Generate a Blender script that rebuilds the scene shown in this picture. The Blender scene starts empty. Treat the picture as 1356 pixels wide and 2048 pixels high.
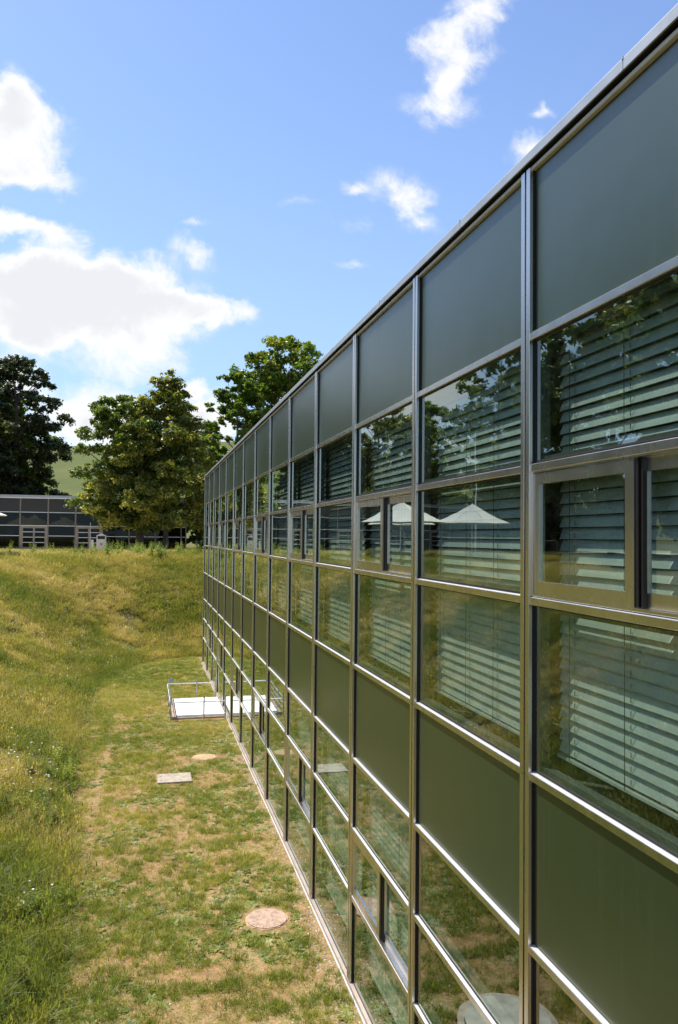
import bpy, math, random
import numpy as np
from mathutils import Vector, Matrix
random.seed(7); rng = np.random.default_rng(7)
S = bpy.context.scene
COL = S.collection

# ------------------------------------------------------------------ camera
FPX, PITCH, ROLL, YAW = 1562.0, 0.0330875, 0.01051, 0.24375
r0 = Vector((math.cos(YAW), -math.sin(YAW), 0)); f0 = Vector((math.sin(YAW), math.cos(YAW), 0)); ZZ = Vector((0, 0, 1))
fw = f0*math.cos(PITCH) + ZZ*math.sin(PITCH); u0 = ZZ*math.cos(PITCH) - f0*math.sin(PITCH)
RR = r0*math.cos(ROLL) + u0*math.sin(ROLL); UU = u0*math.cos(ROLL) - r0*math.sin(ROLL)
cam_d = bpy.data.cameras.new('camera'); cam = bpy.data.objects.new('camera', cam_d); COL.objects.link(cam)
cam.matrix_world = Matrix(((RR.x, UU.x, -fw.x, 0), (RR.y, UU.y, -fw.y, 0), (RR.z, UU.z, -fw.z, 0), (0, 0, 0, 1)))
cam_d.sensor_fit = 'VERTICAL'; cam_d.sensor_height = 23.6; cam_d.lens = FPX*23.6/2048
cam_d.clip_start = 0.05; cam_d.clip_end = 3000
S.camera = cam

# ------------------------------------------------------------------ light
SUN_EL, SUN_AZ = math.radians(59), math.radians(-43)      # azimuth clockwise from +Y
SKY_K = 0.13
sd = Vector((math.sin(SUN_AZ)*math.cos(SUN_EL), math.cos(SUN_AZ)*math.cos(SUN_EL), math.sin(SUN_EL)))
sun_d = bpy.data.lights.new('sun', 'SUN'); sun_d.energy = 4.6; sun_d.angle = math.radians(0.5); sun_d.color = (1, .955, .88)
sun = bpy.data.objects.new('sun', sun_d); COL.objects.link(sun); sun.rotation_euler = sd.to_track_quat('Z', 'Y').to_euler()
S.view_settings.view_transform = 'Standard'; S.view_settings.look = 'None'; S.view_settings.gamma = 1
S.view_settings.use_curve_mapping = False; S.view_settings.exposure = 0.62
S.cycles.use_denoising = True; S.cycles.max_bounces = 6; S.cycles.glossy_bounces = 3; S.cycles.transmission_bounces = 3
S.cycles.diffuse_bounces = 2; S.cycles.transparent_max_bounces = 12; S.cycles.sample_clamp_indirect = 6

def N(nt, typ, **kw):
    n = nt.nodes.new(typ)
    for k, v in kw.items():
        if k.startswith('i_'):
            n.inputs[int(k[2:])].default_value = v
        else: setattr(n, k, v)
    return n
def M(nt, op, a=None, b=None, c=None, clamp=False):
    n = nt.nodes.new('ShaderNodeMath'); n.operation = op; n.use_clamp = clamp
    for i, v in enumerate((a, b, c)):
        if v is None: continue
        if isinstance(v, (int, float)): n.inputs[i].default_value = v
        else: nt.links.new(v, n.inputs[i])
    return n.outputs[0]
def mixc(nt, fac, a, b, typ='MIX'):
    n = nt.nodes.new('ShaderNodeMix'); n.data_type = 'RGBA'; n.blend_type = typ
    for i, v in ((0, fac), (6, a), (7, b)):
        if isinstance(v, (int, float)): n.inputs[i].default_value = v
        elif isinstance(v, tuple): n.inputs[i].default_value = (*v, 1) if len(v) == 3 else v
        else: nt.links.new(v, n.inputs[i])
    return n.outputs[2]
def smooth(nt, v, lo, hi):
    n = nt.nodes.new('ShaderNodeMapRange'); n.interpolation_type = 'SMOOTHSTEP'
    nt.links.new(v, n.inputs[0]); n.inputs[1].default_value = lo; n.inputs[2].default_value = hi
    return n.outputs[0]
def noise(nt, vec, scale, detail=5, rough=.55, dist=0.0):
    n = nt.nodes.new('ShaderNodeTexNoise'); n.inputs['Scale'].default_value = scale; n.inputs['Detail'].default_value = detail
    n.inputs['Roughness'].default_value = rough; n.inputs['Distortion'].default_value = dist
    if vec is not None: nt.links.new(vec, n.inputs['Vector'])
    return n

# world: physical sky with cumulus clouds fixed in direction space
W = bpy.data.worlds.new('World'); S.world = W; W.use_nodes = True; nt = W.node_tree; nt.nodes.clear()
out = N(nt, 'ShaderNodeOutputWorld'); bg = N(nt, 'ShaderNodeBackground'); nt.links.new(bg.outputs[0], out.inputs[0])
sky = N(nt, 'ShaderNodeTexSky'); sky.sky_type = 'NISHITA'; sky.sun_disc = False
sky.sun_elevation = SUN_EL; sky.sun_rotation = SUN_AZ % (2*math.pi); sky.altitude = 300; sky.air_density = 1.0; sky.dust_density = 0.6; sky.ozone_density = 1.6
tc = N(nt, 'ShaderNodeTexCoord'); sep = N(nt, 'ShaderNodeSeparateXYZ'); nt.links.new(tc.outputs['Generated'], sep.inputs[0])
yy = M(nt, 'MAXIMUM', sep.outputs[1], 0.03)
tt = M(nt, 'DIVIDE', sep.outputs[0], yy); ww = M(nt, 'DIVIDE', sep.outputs[2], yy)
cmb = N(nt, 'ShaderNodeCombineXYZ'); nt.links.new(tt, cmb.inputs[0]); nt.links.new(ww, cmb.inputs[1])
# wobble the coordinates so cloud edges billow
nw = noise(nt, cmb.outputs[0], 9, 6, .6)
vs = N(nt, 'ShaderNodeVectorMath', operation='SUBTRACT'); nt.links.new(nw.outputs['Color'], vs.inputs[0]); vs.inputs[1].default_value = (.5, .5, .5)
vm = N(nt, 'ShaderNodeVectorMath', operation='SCALE'); nt.links.new(vs.outputs[0], vm.inputs[0]); vm.inputs['Scale'].default_value = 0.10
va = N(nt, 'ShaderNodeVectorMath', operation='ADD'); nt.links.new(cmb.outputs[0], va.inputs[0]); nt.links.new(vm.outputs[0], va.inputs[1])
def pix_dir(x, y):
    d = fw + RR*((x-678)/FPX) - UU*((y-1024)/FPX)
    return d.x/d.y, d.z/d.y
BL = [(150, 590, 190, 85, 1, 0), (60, 545, 130, 50, 1, 0), (330, 590, 120, 65, 1, .25), (190, 520, 120, 45, 1, 0), (255, 685, 115, 88, 1, 0), (110, 610, 150, 70, 1, 0), (420, 610, 70, 32, 1, .1), (505, 615, 34, 30, .85, 0),
      (380, 507, 46, 26, .62, .2), (385, 458, 30, 13, .5, -.3), (20, 250, 95, 95, 1, 0), (20, 180, 50, 60, .9, .3), (60, 340, 100, 30, .9, .1), (20, 440, 55, 25, .9, 0), (100, 458, 60, 26, .95, 0),
      (385, 768, 28, 17, .8, -.3), (190, 850, 140, 75, 1.3, 0), (395, 850, 75, 80, 1.3, 0), (10, 760, 70, 60, 1, 0), (600, 395, 60, 12, .3, 0), (690, 520, 50, 10, .3, 0), (40, 660, 90, 40, .75, .4),
      (945, 35, 105, 50, .8, -.55), (870, 90, 75, 38, .8, -.4), (925, 125, 85, 50, .78, -.5), (880, 212, 110, 48, .86, -.12), (890, 165, 60, 36, .7, 0), (1055, 305, 60, 45, .95, -.5),
      (800, 372, 100, 48, .62, .1), (705, 355, 36, 18, .5, 0), (845, 450, 62, 34, .48, .3), (830, 400, 60, 30, .55, 0), (1100, 230, 30, 20, .7, 0), (690, 430, 45, 16, .35, 0)]
acc = None
for (x, y, rx, ry, a, tilt) in BL:
    cx, cy = pix_dir(x, y); ex = 1.25
    mp = N(nt, 'ShaderNodeMapping'); mp.vector_type = 'TEXTURE'
    mp.inputs['Location'].default_value = (cx, cy, 0); mp.inputs['Rotation'].default_value = (0, 0, -tilt); mp.inputs['Scale'].default_value = (rx/FPX*ex, ry/FPX*ex, 1)
    nt.links.new(va.outputs[0], mp.inputs['Vector'])
    ln = N(nt, 'ShaderNodeVectorMath', operation='LENGTH'); nt.links.new(mp.outputs[0], ln.inputs[0])
    a *= 1.2 if y > 150 and x < 420 else 1.0; v = M(nt, 'MULTIPLY_ADD', ln.outputs['Value'], -a, a)
    v = M(nt, 'MAXIMUM', v, 0)
    acc = v if acc is None else M(nt, 'ADD', acc, v)
front = smooth(nt, sep.outputs[1], .03, .2)
acc = M(nt, 'MULTIPLY', acc, front)
# scattered clouds in the rest of the sky (outside what the lens sees)
n3 = noise(nt, tc.outputs['Generated'], 3.1, 8, .58); rest = smooth(nt, n3.outputs[0], .56, .68)
lf = M(nt, 'SUBTRACT', 1, M(nt, 'MULTIPLY', M(nt, 'MULTIPLY', smooth(nt, tt, -.33, -.2), M(nt, 'SUBTRACT', 1, smooth(nt, tt, .72, .95))), front))
rest = M(nt, 'MULTIPLY', M(nt, 'MULTIPLY', rest, lf), smooth(nt, sep.outputs[2], 0, .1))
nf = noise(nt, cmb.outputs[0], 13, 10, .66, .6); nf2 = noise(nt, va.outputs[0], 5, 5, .55)
dens = M(nt, 'ADD', acc, M(nt, 'MULTIPLY', M(nt, 'SUBTRACT', nf.outputs[0], .5), M(nt, 'ADD', .12, M(nt, 'MINIMUM', M(nt, 'MULTIPLY', acc, 4.5), 1.5))))
nf4 = noise(nt, va.outputs[0], 34, 8, .7); dens = M(nt, 'ADD', dens, M(nt, 'MULTIPLY', M(nt, 'SUBTRACT', nf4.outputs[0], .5), M(nt, 'MINIMUM', M(nt, 'MULTIPLY', acc, 1.6), .55)))
alpha = smooth(nt, dens, .03, .92)
alpha = M(nt, 'MAXIMUM', alpha, M(nt, 'MULTIPLY', rest, .9), clamp=True)
shade = smooth(nt, M(nt, 'ADD', dens, M(nt, 'ADD', M(nt, 'MULTIPLY', nf2.outputs[0], .9), M(nt, 'MULTIPLY', nf.outputs[0], .5))), 1.42, 2.35)
ccol = mixc(nt, M(nt, 'MULTIPLY', shade, .75), (5.2, 5.22, 5.3), (4.05, 4.13, 4.4))
hz = smooth(nt, sep.outputs[2], .62, .0)
skyc = mixc(nt, 1.0, sky.outputs[0], (.85, .92, 1.08), 'MULTIPLY')
lift = mixc(nt, M(nt, 'MULTIPLY_ADD', hz, .55, .10), skyc, (2.5, 3.6, 5.3))
fin = mixc(nt, alpha, lift, ccol)
nt.links.new(fin, bg.inputs[0]); bg.inputs[1].default_value = SKY_K

# ------------------------------------------------------------------ materials
def newmat(name):
    m = bpy.data.materials.new(name); m.use_nodes = True; t = m.node_tree; t.nodes.clear()
    o = N(t, 'ShaderNodeOutputMaterial'); return m, t, o
def objco(t):
    g = N(t, 'ShaderNodeNewGeometry'); return g.outputs['Position']
def pbr(name, col, rough=.5, metal=0, nscale=0, namp=0.0, bump=0.0, bscale=40, rn=0.0, stretch=None, coat=0):
    m, t, o = newmat(name); p = N(t, 'ShaderNodeBsdfPrincipled'); t.links.new(p.outputs[0], o.inputs[0])
    p.inputs['Metallic'].default_value = metal; p.inputs['Roughness'].default_value = rough; p.inputs['Coat Weight'].default_value = coat
    pos = objco(t)
    if stretch:
        mp = N(t, 'ShaderNodeMapping'); mp.inputs['Scale'].default_value = stretch; t.links.new(pos, mp.inputs[0]); pos = mp.outputs[0]
    if nscale:
        n = noise(t, pos, nscale, 6)
        c = mixc(t, smooth(t, n.outputs[0], .3, .7), tuple(v*(1-namp) for v in col), tuple(min(1, v*(1+namp)) for v in col))
        t.links.new(c, p.inputs['Base Color'])
        if rn: t.links.new(M(t, 'MULTIPLY_ADD', n.outputs[0], rn, rough-rn/2), p.inputs['Roughness'])
    else: p.inputs['Base Color'].default_value = (*col, 1)
    if bump:
        nb = noise(t, pos, bscale, 4); b = N(t, 'ShaderNodeBump'); b.inputs['Strength'].default_value = bump; b.inputs['Distance'].default_value = .01
        t.links.new(nb.outputs[0], b.inputs['Height']); t.links.new(b.outputs[0], p.inputs['Normal'])
    return m
steel = pbr('brushed_steel', (.70, .65, .58), .27, 1, 5, .07, 0, 60, .06, (1, 1, .25))
steel_l = pbr('satin_steel_and_lit_top', (.66, .64, .60), .38, .4, 6, .05, 0, 40, .05)
sill_m = pbr('brownish_base_sill', (.42, .34, .28), .4, .4, 5, .1)
fascia_m = pbr('zinc_fascia', (.42, .44, .45), .42, .5, 3, .08, .03, 20, .1)
black_m = pbr('black_rubber_and_shade', (.012, .012, .012), .6)
dark_m = pbr('dark_anodised_track', (.05, .045, .045), .35, .8)
slat_m = pbr('grey_green_slat', (.46, .485, .46), .42, .15, 5, .06, 0, 40, .08)
cord_m = pbr('dark_cord', (.03, .04, .035), .8)
inner_m = pbr('grey_inner_frame', (.12, .13, .12), .5, .3)
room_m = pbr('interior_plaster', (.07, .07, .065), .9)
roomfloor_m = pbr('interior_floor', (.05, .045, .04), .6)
white_m = pbr('white_skylight_panel', (.93, .93, .93), .35, 0, 2, .02)
galv_m = pbr('galvanised_steel', (.50, .51, .52), .45, .8, 12, .12, 0, 40, .15)
conc_m = pbr('weathered_concrete', (.37, .31, .24), .9, 0, 9, .22, .4, 60)
conc2_m = pbr('old_grey_concrete', (.36, .35, .30), .9, 0, 5, .25, .4, 50)
rust_m = pbr('pinkish_cast_cover', (.38, .26, .19), .85, 0, 14, .25, .3, 80)
sand_m = pbr('dry_sand_patch', (.45, .31, .17), .95, 0, 6, .2, .4, 60)
canvas_m = pbr('cream_canvas', (.80, .77, .68), .85, 0, 2, .04)
rail_m = pbr('bright_rail', (.75, .74, .70), .35, .4)
bin_m = pbr('beige_steel_bin', (.55, .52, .45), .5, .1, 5, .1)
red_m = pbr('red_print', (.55, .03, .04), .5)
bark_m = pbr('bark', (.09, .065, .045), .95, 0, 6, .4, .6, 20, 0, (1, 1, .3))
gravel_m = pbr('beige_gravel', (.55, .46, .35), .95, 0, 8, .2, .4, 50)
tile_m = pbr('reddish_roof_edge', (.25, .11, .08), .8)
door_m = pbr('bronze_door_frame', (.34, .28, .21), .4, .4, 4, .1)
farsteel_m = pbr('pavilion_steel', (.30, .25, .20), .38, .5, 4, .1)
plate_m = pbr('grey_blue_plate', (.30, .34, .42), .5, .2)
stone_m = pbr('pale_curb_stone', (.42, .33, .24), .95, 0, 14, .25, .5, 50)

def panel_mat():
    m, t, o = newmat('dark_green_enamel_panel'); p = N(t, 'ShaderNodeBsdfPrincipled'); t.links.new(p.outputs[0], o.inputs[0])
    pos = objco(t); n = noise(t, pos, 1.3, 5, .5)
    mp = N(t, 'ShaderNodeMapping'); mp.inputs['Scale'].default_value = (1, 26, .5); t.links.new(pos, mp.inputs[0]); ns = noise(t, mp.outputs[0], 1, 3)
    oi_ = N(t, 'ShaderNodeObjectInfo'); c = mixc(t, M(t, 'ADD', M(t, 'MULTIPLY', n.outputs[0], .6), M(t, 'MULTIPLY', oi_.outputs['Random'], .6)), (.017, .028, .011), (.025, .038, .018))
    bb = N(t, 'ShaderNodeBump'); bb.inputs['Strength'].default_value = .35; bb.inputs['Distance'].default_value = .01; nb_ = noise(t, pos, 1.6, 2); t.links.new(nb_.outputs[0], bb.inputs['Height']); t.links.new(bb.outputs[0], p.inputs['Normal']); c = mixc(t, M(t, 'MULTIPLY', smooth(t, ns.outputs[0], .5, .8), .25), c, (.045, .052, .04))
    t.links.new(c, p.inputs['Base Color']); p.inputs['IOR'].default_value = 2.05; p.inputs['Specular Tint'].default_value = (.90, 1, .86, 1)
    t.links.new(M(t, 'MULTIPLY_ADD', ns.outputs[0], .06, .27), p.inputs['Roughness'])
    return m
panel_m = panel_mat()
farpanel_m = pbr('pavilion_dark_panel', (.035, .042, .035), .55)

def glass_mat(name, tint, ior):
    m, t, o = newmat(name)
    g = N(t, 'ShaderNodeNewGeometry'); fr = N(t, 'ShaderNodeFresnel'); fr.inputs['IOR'].default_value = ior
    pos = g.outputs['Position']; n = noise(t, pos, 1.1, 2, .4); b = N(t, 'ShaderNodeBump'); b.inputs['Strength'].default_value = .25; b.inputs['Distance'].default_value = .004
    t.links.new(n.outputs[0], b.inputs['Height'])
    gl = N(t, 'ShaderNodeBsdfGlossy'); gl.inputs['Roughness'].default_value = 0.0; gl.inputs['Color'].default_value = (.90, 1, .93, 1); t.links.new(b.outputs[0], gl.inputs['Normal'])
    tr = N(t, 'ShaderNodeBsdfTransparent'); tr.inputs[0].default_value = (*tint, 1)
    tw = N(t, 'ShaderNodeBsdfTransparent'); tw.inputs[0].default_value = (1, 1, 1, 1)
    # thin film of dust, gives the pane a faint body
    ns = noise(t, pos, 7, 6, .6); df = N(t, 'ShaderNodeBsdfDiffuse'); df.inputs[0].default_value = (.4, .42, .38, 1)
    mx0 = N(t, 'ShaderNodeMixShader'); t.links.new(M(t, 'MULTIPLY', smooth(t, ns.outputs[0], .35, .8), .022), mx0.inputs[0]); t.links.new(tr.outputs[0], mx0.inputs[1]); t.links.new(df.outputs[0], mx0.inputs[2])
    mx = N(t, 'ShaderNodeMixShader'); t.links.new(M(t, 'MINIMUM', M(t, 'MULTIPLY', fr.outputs[0], 1.5), 1), mx.inputs[0]); t.links.new(mx0.outputs[0], mx.inputs[1]); t.links.new(gl.outputs[0], mx.inputs[2])
    mb = N(t, 'ShaderNodeMixShader'); t.links.new(g.outputs['Backfacing'], mb.inputs[0]); t.links.new(mx.outputs[0], mb.inputs[1]); t.links.new(tw.outputs[0], mb.inputs[2])
    t.links.new(mb.outputs[0], o.inputs[0]); return m
glass_m = glass_mat('green_tinted_glass', (.67, .77, .70), 2.0)
glassfar_m = glass_mat('pavilion_glass', (.2, .23, .21), 1.27)

def leaf_mat(name, dark, light, yellow, trans=.5):
    m, t, o = newmat(name)
    a = N(t, 'ShaderNodeAttribute'); a.attribute_name = 'tint'; sp = N(t, 'ShaderNodeSeparateColor'); t.links.new(a.outputs['Color'], sp.inputs[0])
    c = mixc(t, sp.outputs[0], dark, light); c = mixc(t, sp.outputs[1], c, yellow)
    d = N(t, 'ShaderNodeBsdfPrincipled'); d.inputs['Roughness'].default_value = .45; t.links.new(c, d.inputs['Base Color'])
    tr = N(t, 'ShaderNodeBsdfTranslucent'); tc_ = mixc(t, 1.0, c, (1.25, 1.35, .45), 'MULTIPLY'); t.links.new(tc_, tr.inputs[0])
    mx = N(t, 'ShaderNodeMixShader'); mx.inputs[0].default_value = trans; t.links.new(d.outputs[0], mx.inputs[1]); t.links.new(tr.outputs[0], mx.inputs[2]); t.links.new(mx.outputs[0], o.inputs[0])
    return m
def grass_mat(name, cols, trans=.45):
    m, t, o = newmat(name)
    a = N(t, 'ShaderNodeAttribute'); a.attribute_type = 'INSTANCER'; a.attribute_name = 'tint'
    rp = N(t, 'ShaderNodeValToRGB'); t.links.new(a.outputs['Fac'], rp.inputs[0]); el = rp.color_ramp.elements
    for i, (p_, c) in enumerate(cols):
        e = el[i] if i < 2 else el.new(p_); e.position = p_; e.color = (*c, 1)
    oi = N(t, 'ShaderNodeObjectInfo'); v = M(t, 'MULTIPLY_ADD', oi.outputs['Random'], .5, .75)
    hs = N(t, 'ShaderNodeHueSaturation'); t.links.new(rp.outputs[0], hs.inputs['Color']); t.links.new(v, hs.inputs['Value'])
    d = N(t, 'ShaderNodeBsdfPrincipled'); d.inputs['Roughness'].default_value = .5; t.links.new(hs.outputs[0], d.inputs['Base Color'])
    tr = N(t, 'ShaderNodeBsdfTranslucent'); c2 = mixc(t, 1.0, hs.outputs[0], (1.2, 1.25, .6), 'MULTIPLY'); t.links.new(c2, tr.inputs[0])
    mx = N(t, 'ShaderNodeMixShader'); mx.inputs[0].default_value = trans; t.links.new(d.outputs[0], mx.inputs[1]); t.links.new(tr.outputs[0], mx.inputs[2]); t.links.new(mx.outputs[0], o.inputs[0])
    return m

# ------------------------------------------------------------------ mesh helpers
class MB:
    def __init__(s): s.v = []; s.f = []
    def box(s, x0, x1, y0, y1, z0, z1):
        b = len(s.v); s.v += [(x0, y0, z0), (x1, y0, z0), (x1, y1, z0), (x0, y1, z0), (x0, y0, z1), (x1, y0, z1), (x1, y1, z1), (x0, y1, z1)]
        s.f += [tuple(b+i for i in q) for q in ((0, 3, 2, 1), (4, 5, 6, 7), (0, 1, 5, 4), (1, 2, 6, 5), (2, 3, 7, 6), (3, 0, 4, 7))]; return s
    def prism(s, prof, a0, a1, axis='y'):
        # prof: closed polygon (p,q); axis y -> (x,z); axis z -> (x,y)
        n = len(prof); b = len(s.v)
        for a in (a0, a1):
            for p, q in prof: s.v.append((p, a, q) if axis == 'y' else ((p, q, a) if axis == 'z' else (a, p, q)))
        for i in range(n):
            j = (i+1) % n; s.f.append((b+i, b+j, b+n+j, b+n+i))
        s.f.append(tuple(b+n-1-i for i in range(n))); s.f.append(tuple(b+n+i for i in range(n))); return s
    def tube(s, p0, p1, r0_, r1_, n=8):
        p0, p1 = Vector(p0), Vector(p1); d = (p1-p0).normalized(); a = d.orthogonal().normalized(); c = d.cross(a); b = len(s.v)
        for p, r in ((p0, r0_), (p1, r1_)):
            for i in range(n):
                t = 2*math.pi*i/n; s.v.append(tuple(p + a*(r*math.cos(t)) + c*(r*math.sin(t))))
        for i in range(n):
            j = (i+1) % n; s.f.append((b+i, b+j, b+n+j, b+n+i))
        s.f.append(tuple(b+n-1-i for i in range(n))); s.f.append(tuple(b+n+i for i in range(n))); return s
    def disc(s, x, y, z0, z1, r, n=28, wob=0.0, r_top=None):
        b = len(s.v); rt = r_top or r; ws = [1+random.uniform(-wob, wob) for _ in range(n)]
        for z, q in ((z0, r), (z1, rt)):
            for i in range(n): t = 2*math.pi*i/n; s.v.append((x+q*ws[i]*math.cos(t), y+q*ws[i]*math.sin(t), z))
        for i in range(n): j = (i+1) % n; s.f.append((b+i, b+j, b+n+j, b+n+i))
        s.f.append(tuple(b+n+i for i in range(n))); return s
    def mesh(s, name):
        m = bpy.data.meshes.new(name); m.from_pydata(s.v, [], s.f); m.update()
        import bmesh
        bm = bmesh.new(); bm.from_mesh(m); bmesh.ops.recalc_face_normals(bm, faces=bm.faces); bm.to_mesh(m); bm.free(); return m
    def build(s, name, mat, parent=None, loc=None): return link(name, s.mesh(name), mat, parent, loc)
def link(name, me, mat=None, parent=None, loc=None, smooth_=False):
    if mat and not me.materials: me.materials.append(mat)
    o = bpy.data.objects.new(name, me); COL.objects.link(o)
    if parent: o.parent = parent; o.matrix_parent_inverse = Matrix.Translation(-PW(parent))
    if loc: o.location = loc
    if smooth_: me.shade_smooth()
    return o
def PW(o):
    v = Vector(o.location); p = o.parent
    return v
def empty(name, label, cat, loc=(0, 0, 0), group=None):
    o = bpy.data.objects.new(name, None); COL.objects.link(o); o.location = loc; tag(o, label, cat, group); return o
def tag(o, label, cat=None, group=None, kind=None):
    if label: o['label'] = label
    if cat: o['category'] = cat
    if group: o['group'] = group
    if kind: o['kind'] = kind
    return o

# ------------------------------------------------------------------ terrain
ZF, ZT = -5.79, -1.35
TOE = [(-1.7, -16), (-1.2, 5), (-1.02, 9), (-1.05, 11.6), (-1.15, 14.1), (-1.35, 17.4), (-1.65, 22.2), (-1.9, 28.8), (-1.55, 32.5), (-.9, 34.9), (-.2, 36.7), (.5, 37.7), (1.6, 38.3), (2.9, 38.6), (15.5, 38.8), (15.5, -16)]
_T = np.array(TOE)
def toe_dist(X, Y):
    P = np.stack([X, Y], -1); best = np.full(X.shape, 1e9); ins = np.zeros(X.shape, bool); n = len(_T)
    for i in range(n):
        a, b = _T[i], _T[(i+1) % n]; d = b-a; t = np.clip(((P-a)@d)/(d@d), 0, 1); q = P-(a+t[..., None]*d); best = np.minimum(best, np.hypot(q[..., 0], q[..., 1]))
        c = ((a[1] > Y) != (b[1] > Y)); xi = (b[0]-a[0])*(Y-a[1])/((b[1]-a[1]) or 1e-9)+a[0]; ins ^= (c & (X < xi))
    return np.where(ins, -best, best)
def sm(x, a, b): t = np.clip((x-a)/(b-a), 0, 1); return t*t*(3-2*t)
def vnoise(X, Y, sc, seed=0):
    r = np.random.default_rng(seed); G = r.random((64, 64)); x = X/sc+11.3; y = Y/sc+7.7; xi = np.floor(x).astype(int); yi = np.floor(y).astype(int); fx = x-xi; fy = y-yi
    fx = fx*fx*(3-2*fx); fy = fy*fy*(3-2*fy); g = lambda i, j: G[i % 64, j % 64]
    return (g(xi, yi)*(1-fx)+g(xi+1, yi)*fx)*(1-fy)+(g(xi, yi+1)*(1-fx)+g(xi+1, yi+1)*fx)*fy
def fbm(X, Y, sc, seed=0): return sum(vnoise(X, Y, sc/2**k, seed+k)*.5**k for k in range(4))/1.875
def ground(X, Y):
    X = np.asarray(X, float); Y = np.asarray(Y, float); d = toe_dist(X, Y); L = 8.8
    t = np.clip(d/L, 0, 1.4); prof = np.where(t < 1, t - .05*np.sin(2*np.pi*np.clip(t, 0, 1)), 1)
    h = ZF+(ZT-ZF)*np.clip(prof, 0, 1)
    h = h + np.where(d > 0, 1, .25)*(.16*(fbm(X, Y, 2.6, 3)-.5)) * sm(d, -4, 1.0) + .05*(fbm(X, Y, .8, 9)-.5)
    rise = sm(Y, 96, 420)*(46+.075*X)+sm(Y, 84, 120)*.9 + 10*sm(Y, 300, 700)*(fbm(X, Y, 140, 5)-.5)
    return h+rise
def axis(lo, hi, f0_, f1_, st, g=1.13):
    c = list(np.arange(f0_, f1_+1e-6, st)); s = st
    while c[-1] < hi: s *= g; c.append(c[-1]+s)
    s = st
    while c[0] > lo: s *= g; c.insert(0, c[0]-s)
    return np.array(c)
ax = axis(-900, 900, -12, 6, .22); ay = axis(-200, 1500, 0, 52, .26)
GX, GY = np.meshgrid(ax, ay); GZ = ground(GX, GY)
nx, ny = len(ax), len(ay)
V = np.stack([GX, GY, GZ], -1).reshape(-1, 3)
idx = np.arange(nx*ny).reshape(ny, nx); F = np.stack([idx[:-1, :-1], idx[:-1, 1:], idx[1:, 1:], idx[1:, :-1]], -1).reshape(-1, 4)
gm = bpy.data.meshes.new('ground'); gm.from_pydata(V.tolist(), [], F.tolist()); gm.shade_smooth()
at = gm.attributes.new('zone', 'FLOAT', 'POINT'); at.data.foreach_set('value', np.clip(toe_dist(GX, GY).reshape(-1)/1.2+.5, 0, 1).astype(np.float32))
m, t, o = newmat('dry_soil_and_turf'); p = N(t, 'ShaderNodeBsdfPrincipled'); p.inputs['Roughness'].default_value = .95; p.inputs['Specular IOR Level'].default_value = .1; t.links.new(p.outputs[0], o.inputs[0])
pos = objco(t); z = N(t, 'ShaderNodeAttribute'); z.attribute_name = 'zone'
n1 = noise(t, pos, .9, 7, .6); n2 = noise(t, pos, 6, 7, .65); n3_ = noise(t, pos, 38, 4, .6); n4 = noise(t, pos, .35, 4, .5)
soil = mixc(t, smooth(t, n2.outputs[0], .3, .7), (.25, .135, .07), (.42, .25, .13)); soil = mixc(t, smooth(t, n1.outputs[0], .45, .7), soil, (.44, .29, .16)); soil = mixc(t, M(t, 'MULTIPLY', smooth(t, n3_.outputs[0], .5, .75), .5), soil, (.25, .15, .08))
turf = mixc(t, smooth(t, n2.outputs[0], .3, .7), (.115, .105, .035), (.21, .17, .06)); turf = mixc(t, smooth(t, n4.outputs[0], .4, .7), turf, (.13, .135, .035))
n6 = noise(t, pos, 15, 6, .7); low = mixc(t, M(t, 'MULTIPLY', smooth(t, M(t, 'ADD', n6.outputs[0], M(t, 'MULTIPLY', n1.outputs[0], .35)), .60, .78), .75), soil, (.17, .165, .045))
sx = N(t, 'ShaderNodeSeparateXYZ'); t.links.new(pos, sx.inputs[0]); far = smooth(t, sx.outputs[1], 80, 130)
wv = N(t, 'ShaderNodeTexWave'); wv.wave_type = 'BANDS'; wv.bands_direction = 'Z'; wv.inputs['Scale'].default_value = .5; wv.inputs['Distortion'].default_value = 2.5; t.links.new(pos, wv.inputs[0])
n5 = noise(t, pos, .02, 5); mead = mixc(t, smooth(t, n5.outputs[0], .4, .6), (.095, .115, .032), (.135, .14, .045)); mead = mixc(t, M(t, 'MULTIPLY', wv.outputs[0], .2), mead, (.08, .095, .03))
c = mixc(t, smooth(t, z.outputs['Fac'], .3, .75), low, turf); c = mixc(t, far, c, mead); t.links.new(c, p.inputs['Base Color'])
b = N(t, 'ShaderNodeBump'); b.inputs['Strength'].default_value = .8; b.inputs['Distance'].default_value = .05; t.links.new(M(t, 'ADD', n2.outputs[0], M(t, 'MULTIPLY', n3_.outputs[0], .4)), b.inputs['Height']); t.links.new(b.outputs[0], p.inputs['Normal'])
g_o = link('ground', gm, m); tag(g_o, 'sunken dry earth court with rising grassy banks and terrace', kind='structure')

# gravel path in front of the pavilion
mb = MB(); xs = np.linspace(-46, 4.6, 60); ys = np.array([58., 66, 72, 75.2]); PX, PY = np.meshgrid(xs, ys); PX = PX.copy()
PY = PY.copy(); PY[0] += .5*np.sin(xs*.4); PZ = ground(PX, PY)+.05; k = np.arange(PX.size).reshape(PX.shape)
pm = bpy.data.meshes.new('path'); pm.from_pydata(np.stack([PX, PY, PZ], -1).reshape(-1, 3).tolist(), [], np.stack([k[:-1, :-1], k[:-1, 1:], k[1:, 1:], k[1:, :-1]], -1).reshape(-1, 4).tolist())
tag(link('path', pm, gravel_m), 'beige gravel path along the glass pavilion', kind='structure')

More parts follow.
